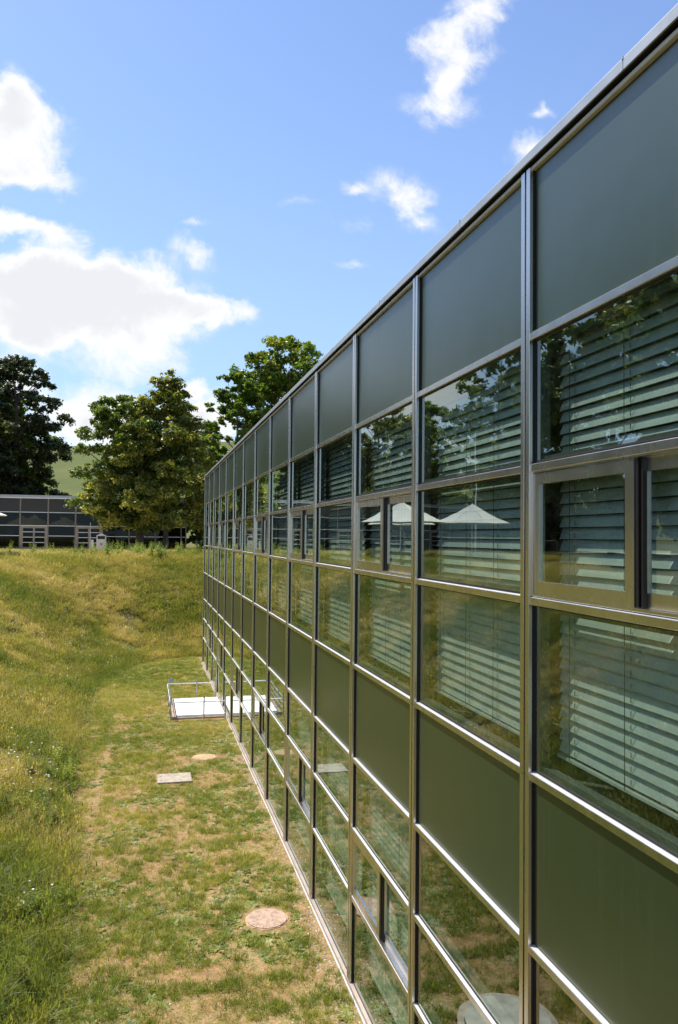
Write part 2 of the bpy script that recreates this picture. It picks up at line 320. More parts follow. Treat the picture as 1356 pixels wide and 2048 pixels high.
# ------------------------------------------------------------------ office building
D = 2.667; B = 2.4; Y0 = 5.135; I0, I1 = -3, 13
H = [1.488, .540, -.405, -1.639, -2.840, -3.733, -4.600]; RH = .056; ZB = -5.70
PX_ = D+.033                                       # glazing plane
bld = empty('office_building', 'long two storey facade of steel mullions, dark green panels and glass on the right', 'building', (D, 0, ZF))
def C(p, q): return p, q
def mullion_mesh(z0, z1):
    a = MB(); w, ch = .027, .002
    for s_ in (-1, 1):
        c_ = s_*.0395
        a.prism([(D+.013, c_-w), (D-.012+ch, c_-w), (D-.012, c_-w+ch), (D-.012, c_+w-ch), (D-.012+ch, c_+w), (D+.013, c_+w)], z0, z1, 'z')
    nf_ = len(a.f)
    for s_ in (-1, 1):
        c_ = s_*.0395; a.box(D+.0135, D+.085, c_-w+.0015, c_+w-.0015, z0, z1)
    me = a.mesh('mullion'); me.materials.append(steel); me.materials.append(black_m)
    for p_ in me.polygons: p_.material_index = 1 if min(me.vertices[v_].co.x for v_ in p_.vertices) > D+.0132 else 0  # boxes behind the steel fronts: gasket and shaded gap painted as one black
    return me
seal_me = MB().box(D+.045, D+.08, -.012, .012, ZB, 2.68).mesh('joint_seal')
zj = H[3]-.03
up_me = mullion_mesh(zj+.002, 2.69); lo_me = mullion_mesh(ZB, zj-.002)
for i in range(I0, I1+1):
    y = Y0+i*B
    for me in (up_me, lo_me): link('mullion', me, steel, bld, None).location.y = y
    link('joint_seal', seal_me, black_m, bld).location.y = y
HW = B/2-.066
def rail_mesh(h=RH, depth=.075, lip=.004):
    x0 = D-.002; x1 = D+depth
    return MB().prism([(x1, -h), (x0+lip, -h), (x0, -h+lip), (x0, -lip), (x0+lip, 0), (x1, .012)], -HW, HW, 'y').mesh('rail')
rail_me = rail_mesh(); rail_me.materials.append(steel); rail_me.materials.append(steel_l)
for p_ in rail_me.polygons: p_.material_index = 1 if p_.normal.z > .8 else 0  # sunlit look of the rail tops put into a less metallic steel
top_me = MB().prism([(D+.07, -.025), (D+.006, -.025), (D, -.019), (D, 0), (D+.07, 0)], -HW, HW).mesh('rail')
base_me = MB().prism([(D+.08, -.07), (D-.012, -.07), (D-.012, -.012), (D+.08, .010)], -B/2+.002, B/2-.002).mesh('base_sill')
strip_me = MB().prism([(D-.014, -.09), (D-.030, -.09), (D-.030, -.066), (D-.014, -.062)], -B/2+.002, B/2-.002).mesh('base_strip')
def gasket_mesh(z0, z1, x=PX_-.004, w=.012):
    a = MB()
    for y0, y1, q0, q1 in ((-HW, -HW+w, z0, z1), (HW-w, HW, z0, z1), (-HW+w, HW-w, z0, z0+w), (-HW+w, HW-w, z1-w, z1)): a.box(x, x+.03, y0, y1, q0, q1)
    return a.mesh('gasket')
def inner_mesh(z0, z1):
    a = MB(); w = .04
    for y0, y1, q0, q1 in ((-HW, -HW+w, z0, z1), (HW-w, HW, z0, z1), (-HW+w, HW-w, z0, z0+w), (-HW+w, HW-w, z1-w, z1)): a.box(PX_+.03, PX_+.10, y0, y1, q0, q1)
    return a.mesh('inner_frame')
def pane_mesh(y0, y1, z0, z1, x, bow, nseg=12, name='pane'):
    a = MB(); n = nseg; b = 0
    for iz in range(n+1):
        for iy in range(n+1):
            u = iy/n*2-1; w = iz/n*2-1
            a.v.append((x-bow*(1-u*u)*(1-w*w), y0+(y1-y0)*iy/n, z0+(z1-z0)*iz/n))
    for iz in range(n):
        for iy in range(n):
            q = iz*(n+1)+iy; a.f.append((q, q+n+1, q+n+2, q+1))       # normal toward -x
    me = bpy.data.meshes.new(name)
    k0 = len(a.v); a.v += [(x+.024, y0, z0), (x+.024, y1, z0), (x+.024, y1, z1), (x+.024, y0, z1)]; a.f.append((k0, k0+1, k0+2, k0+3))
    me.from_pydata(a.v, [], a.f); me.update()
    if me.polygons[0].normal.x > 0: me.flip_normals()
    me.shade_smooth(); return me
rows = [('panel', H[0]+.012, 2.665), ('glass', H[1]+.012, H[0]-RH), ('slide_up', H[2]+.012, H[1]-RH), ('glass', H[3]+.012, H[2]-RH), ('panel', H[4]+.012, H[3]-RH), ('glass', H[5]+.012, H[4]-RH), ('slide_lo', H[6]+.012, H[5]-RH), ('glass', ZB+.0, H[6]-RH)]
cache = {}
def cm(key, fn):
    if key not in cache: cache[key] = fn()
    return cache[key]
def frame_boxes(a, x0, x1, y0, y1, z0, z1, wy, wz0, wz1, wy2=None):
    wy2 = wy2 or wy
    a.box(x0, x1, y0, y0+wy, z0, z1); a.box(x0, x1, y1-wy2, y1, z0, z1); a.box(x0, x1, y0+wy, y1-wy2, z0, z0+wz0); a.box(x0, x1, y0+wy, y1-wy2, z1-wz1, z1); return a
def at_y(o, y): o.location.y += y; return o
fascia_edge = []
for i in range(I0, I1):
    yc = Y0+(i+.5)*B
    for k, h in enumerate(H):
        r = link('rail', rail_me, steel, bld); r.location.y = yc; r.location.z = h
        # the rail's top face carries its sun glare in the material
    r = link('rail', top_me, steel_l, bld); r.location.y = yc; r.location.z = 2.695
    r = link('base_sill', base_me, sill_m, bld); r.location.y = yc; r.location.z = ZB
    r = link('base_strip', strip_me, steel_l, bld); r.location.y = yc; r.location.z = ZB
    for ri, (kind, z0, z1) in enumerate(rows):
        if kind == 'panel':
            me = cm(('p', ri), lambda: MB().box(PX_, PX_+.05, -HW+.008, HW-.008, z0+.006, z1-.006).mesh('spandrel_panel'))
            at_y(link('spandrel_panel', me, panel_m, bld), yc)
            at_y(link('gasket', cm(('pg', ri), lambda: gasket_mesh(z0-.004, z1+.004, PX_+.002, .014)), black_m, bld), yc)
        elif kind == 'glass' or i % 2 == 0:
            v = i % 3
            me = cm(('g', ri, v), lambda: pane_mesh(-HW+.01, HW-.01, z0+.01, z1-.01, PX_, (.0010, .0014, .0007)[v]))
            at_y(link('pane', me, glass_m, bld), yc)
            at_y(link('gasket', cm(('gg', ri), lambda: gasket_mesh(z0, z1)), black_m, bld), yc)
            at_y(link('inner_frame', cm(('gi', ri), lambda: inner_mesh(z0, z1)), inner_m, bld), yc)
        else:
            y0, y1 = -HW, HW; fr = .028; z0_ = z0-.004
            sw = at_y(link('sliding_window', cm(('sf', ri), lambda: frame_boxes(MB(), D+.006, D+.10, y0, y1, z0_, z1, fr, .02, .012).mesh('sliding_window')), steel, bld), yc)
            def sub(name, me, mat): 
                o_ = bpy.data.objects.new(name, me); COL.objects.link(o_); o_.parent = sw
                if not me.materials: me.materials.append(mat)
                return o_
            ym = -.06
            sub('sash', cm(('s1', ri), lambda: frame_boxes(MB(), D+.012, D+.045, ym, y1-fr-.004, z0+.018, z1-.016, .085, .085, .075, .06).mesh('sash')), steel)
            sub('sash', cm(('s2', ri), lambda: frame_boxes(MB(), D+.056, D+.088, y0+fr+.004, ym+.03, z0+.018, z1-.016, .06, .085, .075, .085).mesh('sash')), steel)
            sub('track', cm(('tr', ri), lambda: MB().box(D+.020, D+.054, ym-.03, ym-.004, z0+.02, z1-.014).box(D+.03, D+.055, ym-.06, ym-.04, z0+.02, z1-.014).mesh('track')), dark_m)
            sub('sill_strip', cm(('ss', ri), lambda: MB().prism([(D+.004, z0-.003), (D+.055, z0+.0155), (D+.055, z0-.003)], y0+fr, y1-fr).mesh('sill_strip')), steel_l)
            sub('pane', cm(('sp1', ri), lambda: pane_mesh(ym+.085, y1-fr-.064, z0+.103, z1-.091, D+.03, .0006)), glass_m)
            sub('pane', cm(('sp2', ri), lambda: pane_mesh(y0+fr+.064, ym+.03-.085, z0+.103, z1-.091, D+.072, .0006)), glass_m)
# eave fascia in 2.4 m lengths with joint clips
FX = 2.628
fprof = [(FX, 2.716), (FX, 2.782), (FX+.004, 2.788), (FX+.045, 2.825), (FX+.25, 2.828), (FX+.25, 2.80), (FX+.05, 2.79), (FX+.012, 2.76), (FX+.012, 2.716)]
f_me = MB().prism(fprof, 0, 2.394).mesh('fascia'); clip_me = MB().box(FX-.004, FX+.02, -.006, .006, 2.777, 2.794).mesh('fascia_clip')
sof = MB().box(FX+.013, D+.12, -2.1, Y0+13*B+.06, 2.725, 2.745).build('soffit', black_m, bld)  # black colour holds the shade under the eave along with the underside
y = 3.9-2.4*3
while y < Y0+13*B-.5:
    me = f_me
    if y+2.394 > Y0+13*B+.07: me = MB().prism(fprof, 0, Y0+13*B+.07-y).mesh('fascia')
    at_y(link('fascia', me, fascia_m, bld), y); at_y(link('fascia_clip', clip_me, steel, bld), y); y += 2.4
YE = Y0+I1*B; YS = Y0+I0*B
MB().box(D+.1, 15, YS, YE+.05, 2.72, 2.81).build('roof', fascia_m, bld)
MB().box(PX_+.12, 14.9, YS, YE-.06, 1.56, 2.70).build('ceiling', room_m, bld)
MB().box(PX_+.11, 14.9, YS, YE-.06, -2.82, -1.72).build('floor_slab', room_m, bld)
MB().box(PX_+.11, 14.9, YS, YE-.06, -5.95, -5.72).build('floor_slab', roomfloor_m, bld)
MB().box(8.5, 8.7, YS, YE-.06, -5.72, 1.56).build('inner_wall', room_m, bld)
MB().box(D+.03, 15, YE+.0655, YE+.12, -5.75, 2.70).build('end_wall', panel_m, bld)
MB().box(D+.1, 15, YS-.1, YS-.01, -5.75, 2.70).build('end_wall', panel_m, bld)
for i in range(I0+1, I1, 2):
    yq = Y0+i*B; MB().tube((3.35, yq, -5.72), (3.35, yq, -2.82), .11, .11, 14).build('column', inner_m, bld); MB().tube((3.35, yq, -1.72), (3.35, yq, 1.56), .11, .11, 14).build('column', inner_m, bld)

# venetian blinds
BXC = 2.872; SW = .081; PIT = .0825
def slat_mesh(ang, hw):
    a = MB(); n = 4; ca, sa = math.cos(ang), math.sin(ang); pts = []
    for j in range(n+1):
        u = (j/n-.5)*SW; cr = .006*(1-(2*j/n-1)**2); pts.append((u*ca - cr*sa*-1*0 + 0, u*sa+cr))
    top = [(BXC+px, pz) for px, pz in pts]; bot = [(BXC+px, pz-.0012) for px, pz in reversed(pts)]
    a.prism(top+bot, -hw, hw)
    for yq in (-.88, -.32, .25, .88): a.box(BXC-.022, BXC-.019, yq-.030, yq-.026, -.030, .004)
    me = a.mesh('slat'); me.materials.append(slat_m); me.materials.append(cord_m)
    for p_ in me.polygons: p_.material_index = 1 if (max(me.vertices[v_].co.y for v_ in p_.vertices)-min(me.vertices[v_].co.y for v_ in p_.vertices)) < .02 and abs(me.vertices[p_.vertices[0]].co.y) < hw-.01 else 0
    return me
ORD = ['nearest', 'second', 'third', 'fourth', 'fifth', 'sixth', 'seventh', 'eighth', 'ninth', 'tenth', 'eleventh', 'twelfth', 'thirteenth', 'farthest']
def blind(i, zt, zb, ang, label, group):
    yc = Y0+(i+.5)*B; hw = B/2-.135
    r = empty('venetian_blind', label, 'blind', (BXC, yc, zb), group)
    me = cm(('slat', ang), lambda: slat_mesh(ang, hw)); z = zt-.07
    def kid(name, me_, mat, dx=0, dz=0, rx=0):
        o_ = bpy.data.objects.new(name, me_); COL.objects.link(o_); o_.parent = r
        if not me_.materials: me_.materials.append(mat)
        o_.location = (-BXC+dx, 0, dz-zb); o_.rotation_euler.x = rx; return o_
    while z > zb+.05:
        kid('slat', me, slat_m, 0, z, random.gauss(0, .0006)); z -= PIT+random.gauss(0, .0006)
    kid('head_box', cm('hb', lambda: MB().box(BXC-.03, BXC+.03, -hw, hw, -.05, 0).mesh('head_box')), slat_m, 0, zt)
    kid('bottom_rail', cm('br', lambda: MB().box(BXC-.035, BXC+.035, -hw, hw, -.012, .006).mesh('bottom_rail')), slat_m, 0, zb+.03)
    for q, yy_ in enumerate((-.88, -.32, .25, .88)):
        kid('cord', cm(('cord', q, zt), lambda: MB().box(BXC-.047, BXC-.044, yy_-.0022, yy_+.0022, zb+.03, zt-.05).mesh('cord')), cord_m)
    zz = zt-.12
for n_, i in enumerate(range(-1, 13)):
    win = 'sliding window' if i % 2 else 'fixed middle pane'
    lab = 'grey green slatted blind filling the %s upstairs window bay, seen behind its %s' % (ORD[n_], win)
    blind(i, 1.52, -1.53, math.radians(67), lab, 'venetian blinds in the upstairs windows')
for i, lab in ((1, 'grey green blind downstairs behind the nearest ground floor sliding window'), (2, 'grey green blind downstairs next beyond the nearest ground floor sliding window'), (3, 'grey green blind downstairs behind the second ground floor sliding window')):
    blind(i, -2.88, -5.45, math.radians(72), lab, 'venetian blinds in the ground floor windows')

# ------------------------------------------------------------------ pavilion beyond the bank
YP = 76.0; PB = 2.4
def px2x(px, Y=YP, py=1060):
    d = fw+RR*((px-678)/FPX)-UU*((py-1024)/FPX); return d.x/d.y*Y
pav = empty('glass_pavilion', 'low flat roofed glass and steel pavilion beyond the grassy bank, behind the trees', 'building', (-20, YP, ZT))
xr = px2x(372); m0 = px2x(39.8); ms = [m0+PB*k for k in range(-15, 7)]; ms = [x for x in ms if x < xr-.4]+[xr]
zF1, zF0, z1_, z2_, z3_, zG = 3.60, 3.30, 2.05, .83, -.10, -1.36
MB().box(ms[0]-.2, xr+.25, YP-.35, YP-.02, zF0+.1, zF1).build('fascia', fascia_m, pav)
MB().box(ms[0]-.2, xr+.2, YP-.30, YP-.05, zF0, zF0+.098).build('fascia', rail_m, pav)
MB().box(ms[0]-.2, xr+.2, YP+.0, YP+12, zF1-.12, zF1+.02).build('roof', tile_m, pav)
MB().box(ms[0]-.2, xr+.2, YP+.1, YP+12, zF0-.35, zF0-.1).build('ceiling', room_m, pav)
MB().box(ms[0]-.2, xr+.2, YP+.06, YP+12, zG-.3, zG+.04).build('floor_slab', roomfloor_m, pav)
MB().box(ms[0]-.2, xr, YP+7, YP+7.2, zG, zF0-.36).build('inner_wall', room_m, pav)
MB().box(xr-.05, xr+.05, YP+.2, YP+12, zG, zF0-.1).build('side_wall', farpanel_m, pav)
pm_me = MB().box(-.055, -.01, YP-.04, YP+.08, zG, zF0-.002).box(.01, .055, YP-.04, YP+.08, zG, zF0-.002).mesh('mullion')
for x in ms: link('mullion', pm_me, farsteel_m, pav).location.x = x
bay = 0
for a_, b_ in zip(ms[:-1], ms[1:]):
    a, b_ = a_+.056, b_-.056; k = round((a_-m0)/PB)
    MB().box(a, b_, YP+.0, YP+.04, z1_+.03, zF0-.004).build('spandrel_panel', farpanel_m, pav)
    for z in (z1_, z2_): MB().box(a, b_, YP-.03, YP+.05, z-.03, z+.03).build('rail', rail_m, pav)
    me = pane_mesh(a, b_, 0, 1, 0, 0)
    def fpane(x0, x1, za, zb_, par=pav, yq=YP+.02):
        o_ = MB().box(x0, x1, yq, yq+.02, za, zb_).build('pane', glassfar_m, par); return o_
    fpane(a, b_, z2_+.032, z1_-.032)
    if k % 2 == 0 and -12 < k < 4:
        # double door with cross bars
        dm = MB().box(a, b_, YP-.04, YP+.06, z2_-.16, z2_-.032).box(a, a+.13, YP-.04, YP+.06, zG+.02, z2_-.162).box(b_-.13, b_, YP-.04, YP+.06, zG+.02, z2_-.162)
        df = dm.build('door_frame', door_m, pav); mid = (a+b_)/2
        for x0, x1 in ((a+.14, mid-.004), (mid+.004, b_-.14)):
            lf_ = frame_boxes(MB(), 0, 1, 0, 1, 0, 1, .1, .1, .1)
            dl = MB()
            dl.box(x0, x0+.07, YP-.02, YP+.03, zG+.03, z2_-.17).box(x1-.07, x1, YP-.02, YP+.03, zG+.03, z2_-.17).box(x0+.072, x1-.072, YP-.02, YP+.03, zG+.03, zG+.22).box(x0+.072, x1-.072, YP-.02, YP+.03, z2_-.23, z2_-.17)
            leaf_ = dl.build('door', door_m, pav)
            for q in (.25, -.23, -.71):
                MB().box(x0+.072, x1-.072, YP-.05, YP-.022, q-.03, q+.03).build('push_bar', rail_m, leaf_)
            MB().box(x0+.072, x1-.072, YP+.0, YP+.015, zG+.222, z2_-.232).build('pane', glassfar_m, leaf_)
    else:
        MB().box(a, b_, YP-.03, YP+.05, z3_-.03, z3_+.03).build('rail', rail_m, pav)
        MB().box(a, b_, YP-.03, YP+.05, zG+.02, zG+.09).build('rail', farsteel_m, pav)
        fpane(a, b_, z3_+.032, z2_-.032); fpane(a, b_, zG+.092, z3_-.032)
for k, x in enumerate((px2x(12), px2x(118), px2x(246))):
    MB().box(x-.3, x+.3, YP+2.2+k, YP+2.8+k, zG+.05, zG+(1.9 if k != 1 else .95)).build('cupboard', inner_m, pav)
for x in (px2x(68), px2x(120)): MB().box(x-.16, x+.16, YP+1.2, YP+1.5, 1.45, 1.8).build('ceiling_lamp', canvas_m, pav)

# ------------------------------------------------------------------ things in the court
sk = empty('skylight', 'low white skylight of glazed strips in a stone curb against the facade', 'skylight', (1.8, 26.7, ZF))
MB().box(.93, 1.09, 25.35, 28.2, ZF-.2, ZF+.09).build('curb', stone_m, sk); MB().box(1.092, 2.61, 28.06, 28.2, ZF-.2, ZF+.09).build('curb', stone_m, sk); MB().box(1.092, 2.61, 25.35, 25.42, ZF-.2, ZF+.05).build('curb', stone_m, sk)
for k in range(5): MB().box(1.10, 2.60, 25.43+k*.526, 25.43+k*.526+.514, ZF+.0, ZF+.115).build('glazed_strip', white_m, sk)
rl = empty('guard_railing', 'thin grey steel guard railing around three sides of the white skylight', 'railing', (1.8, 26.7, ZF))
def post(x, y, h=.76):
    MB().tube((x, y, ZF-.1), (x, y, ZF+h), .022, .022, 8).build('post', galv_m, rl)
for x, y in ((.9, 25.22), (1.93, 25.22), (2.60, 25.22), (.9, 28.3), (1.9, 28.3), (2.56, 28.3), (.9, 26.2), (.9, 27.3)): post(x, y)
def hbar(p, q, r=.02): MB().tube(p, q, r, r, 8).build('handrail', rail_m, rl)
hbar((.9, 25.2, ZF+.56), (2.62, 25.2, ZF+.56)); hbar((.9, 28.32, ZF+.58), (2.58, 28.32, ZF+.58)); hbar((.885, 25.2, ZF+.58), (.885, 28.3, ZF+.58))
for zq in (.2, .39): MB().box(.893, .907, 25.25, 28.28, ZF+zq, ZF+zq+.03).build('side_bar', galv_m, rl)
MB().box(.93, 1.07, 28.29, 28.31, ZF+.66, ZF+.78).build('plate', plate_m, rl)
# covers
cp = empty('concrete_cover', 'rectangular pale concrete shaft cover lying in the sparse grass', 'shaft cover', (.79, 19.15, ZF))
MB().box(.40, 1.19, 18.82, 19.5, ZF-.1, ZF+.05).build('slab', conc_m, cp)
for yq in (18.95, 19.3): MB().box(.46, .50, yq, yq+.12, ZF+.051, ZF+.06).build('lifting_eye', galv_m, cp)
for (x, y, r, lab, m_, nm) in ((1.63, 20.88, .30, 'small round sandy manhole cover beyond the rectangular concrete cover', sand_m, 'manhole_cover'), (1.90, 11.92, .315, 'round pinkish ribbed manhole cover in bare sand, nearest to the facade', rust_m, 'manhole_cover')):
    e = empty(nm, lab, 'manhole cover', (x, y, ZF), 'manhole covers in the court')
    MB().disc(x, y, ZF-.08, ZF+.026, r*1.0, 30, .0, r*.97).build('lid', m_, e)
    MB().disc(x, y, ZF-.08, ZF+.016, r*1.25, 40, .05, r*1.02).build('sand_ring', sand_m, e)
    for k in range(-6, 7):
        hx = math.sqrt(max(.0, (r*.86)**2-(k*.045)**2))
        if hx > .05: MB().box(x+k*.045-.008, x+k*.045+.008, y-hx, y+hx, ZF+.026, ZF+.031).build('rib', m_, e)
e = empty('well_cover', 'large round grey concrete well cover, seen mirrored in the lowest window', 'well cover', (1.1, 8.7, ZF))
MB().disc(1.1, 8.7, ZF-.08, ZF+.08, .50, 40, .01).build('lid', conc2_m, e); MB().disc(1.1, 8.7, ZF-.08, ZF+.05, .60, 40, .02).build('ring', conc_m, e)


# ------------------------------------------------------------------ terrace furniture
zt = float(ground(-3.4, 66))
bn = empty('litter_bin', 'beige litter bin with gabled lid and red heart on its front', 'litter bin', (-3.37, 66, zt))
MB().prism([(-.37, 0), (.37, 0), (.37, 1.02), (-.37, 1.02)], 65.75, 66.25).build('body', bin_m, bn)
for o_ in (bn.children[-1],): o_.location.x += -3.37; o_.location.z += zt
def binpart(nm, prof, a0, a1, mat, dz=0):
    o_ = MB().prism(prof, a0, a1).build(nm, mat, bn); o_.location.x += -3.37; o_.location.z += zt; return o_
binpart('post', [(-.37, 1.022), (-.29, 1.022), (-.29, 1.28), (-.37, 1.28)], 65.75, 66.25, bin_m); binpart('post', [(.29, 1.022), (.37, 1.022), (.37, 1.28), (.29, 1.28)], 65.75, 66.25, bin_m)
binpart('lid', [(-.42, 1.282), (.42, 1.282), (0, 1.50)], 65.70, 66.30, bin_m); binpart('chute', [(-.28, 1.03), (.28, 1.03), (.28, 1.27), (-.28, 1.27)], 65.9, 66.2, black_m)
ht = []
for k in range(28):
    a = 2*math.pi*k/28; ht.append((.0066*16*math.sin(a)**3, .62+.0066*(13*math.cos(a)-5*math.cos(2*a)-2*math.cos(3*a)-math.cos(4*a))))
binpart('heart_emblem', ht, 65.741, 65.748, red_m)
MB().tube((-4.24, 66, zt), (-4.24, 66, zt+2.35), .035, .03, 8).build('thin_post', galv_m); tag(bpy.context.scene.objects['thin_post'], 'thin upright steel post left of the litter bin', 'post')
o_ = MB().box(-4.16, -3.98, 65.9, 66.1, zt, zt+.92).box(-4.18, -3.96, 65.88, 66.12, zt+.922, zt+.96).build('bollard', bin_m); tag(o_, 'short beige bollard right beside the thin post', 'bollard')
zb_ = float(ground(3.5, 50)); bt = empty('bench', 'small dark bench at the top of the bank by the far facade corner', 'bench', (3.5, 50, zb_))
MB().box(3.12, 4.3, 49.8, 50.3, zb_+.84, zb_+1.0).build('seat', dark_m, bt)
for x in (3.2, 4.1): MB().box(x, x+.08, 49.85, 50.25, zb_-.1, zb_+.838).build('leg', dark_m, bt)

def parasol(x, y, w, rot, label, zp=2.4):
    zb = float(ground(x, y)); e = empty('parasol', label, 'parasol', (x, y, zb), 'parasols on the terrace'); e.rotation_euler.z = 0
    def k(nm, mb_, mat):
        o_ = mb_.build(nm, mat); o_.parent = e; return o_
    a = MB(); n = 8; rings = []; zt_, ze = 3.72, 2.38
    a.v.append((0, 0, zt_))
    for j in range(1, 6):
        for i in range(n):
            an = rot+2*math.pi*(i+.5)/n; r = w*j/5; sag = .10*math.sin(math.pi*j/5); a.v.append((r*math.cos(an), r*math.sin(an), zt_+(ze-zt_)*(j/5)-sag))
    for i in range(n):
        a.f.append((0, 1+i, 1+(i+1) % n))
        for j in range(4):
            p, q = 1+j*n+i, 1+j*n+(i+1) % n; a.f.append((p, p+n, q+n, q))
    me = bpy.data.meshes.new('canopy'); nv = len(a.v); v2 = a.v+[(p[0], p[1], p[2]-.012) for p in a.v]; me.from_pydata(v2, [], a.f+[tuple(nv+i for i in reversed(f)) for f in a.f]); o_ = link('canopy', me, canvas_m); o_.parent = e
    k('valance', MB().disc(0, 0, ze-.2, ze-.002, w*1.0, n, 0), canvas_m) if 0 else None
    k('pole', MB().tube((0, 0, 0), (0, 0, zt_+.08), .035, .03, 10), rail_m); k('base', MB().box(-.45, .45, -.45, .45, -.05, .12), conc2_m)
    for i in range(n):
        an = rot+2*math.pi*(i+.5)/n; k('rib', MB().tube((0, 0, zt_-.12), (w*.98*math.cos(an), w*.98*math.sin(an), ze-.03), .012, .01, 5), rail_m)
for x, y, w, r, lab in ((-9.9, 45.8, 2.75, .2, 'open cream parasol mirrored right of the sash in the sliding window'), (-15.0, 46.5, 2.75, .5, 'open cream parasol mirrored in the fixed pane beside the near mullion'), (-34, 48, 2.75, .1, 'open cream parasol farther along the terrace, out past the mirrored pair'), (-12.6, 54, 2.6, .3, 'open cream parasol behind the mirrored pair, reflected in the pavilion glass')):
    parasol(x, y, w, r, lab)
fx, fy = -16.8, 50.; zf = float(ground(fx, fy))
fp = empty('flagpole', 'thin white flagpole on the terrace, mirrored in the upstairs glass', 'flagpole', (fx, fy, zf)); MB().tube((fx, fy, zf), (fx, fy, 7.3), .06, .04, 10).build('pole', white_m, fp); MB().tube((fx, fy, 7.3), (fx, fy, 7.42), .07, .07, 10).build('finial', galv_m, fp)

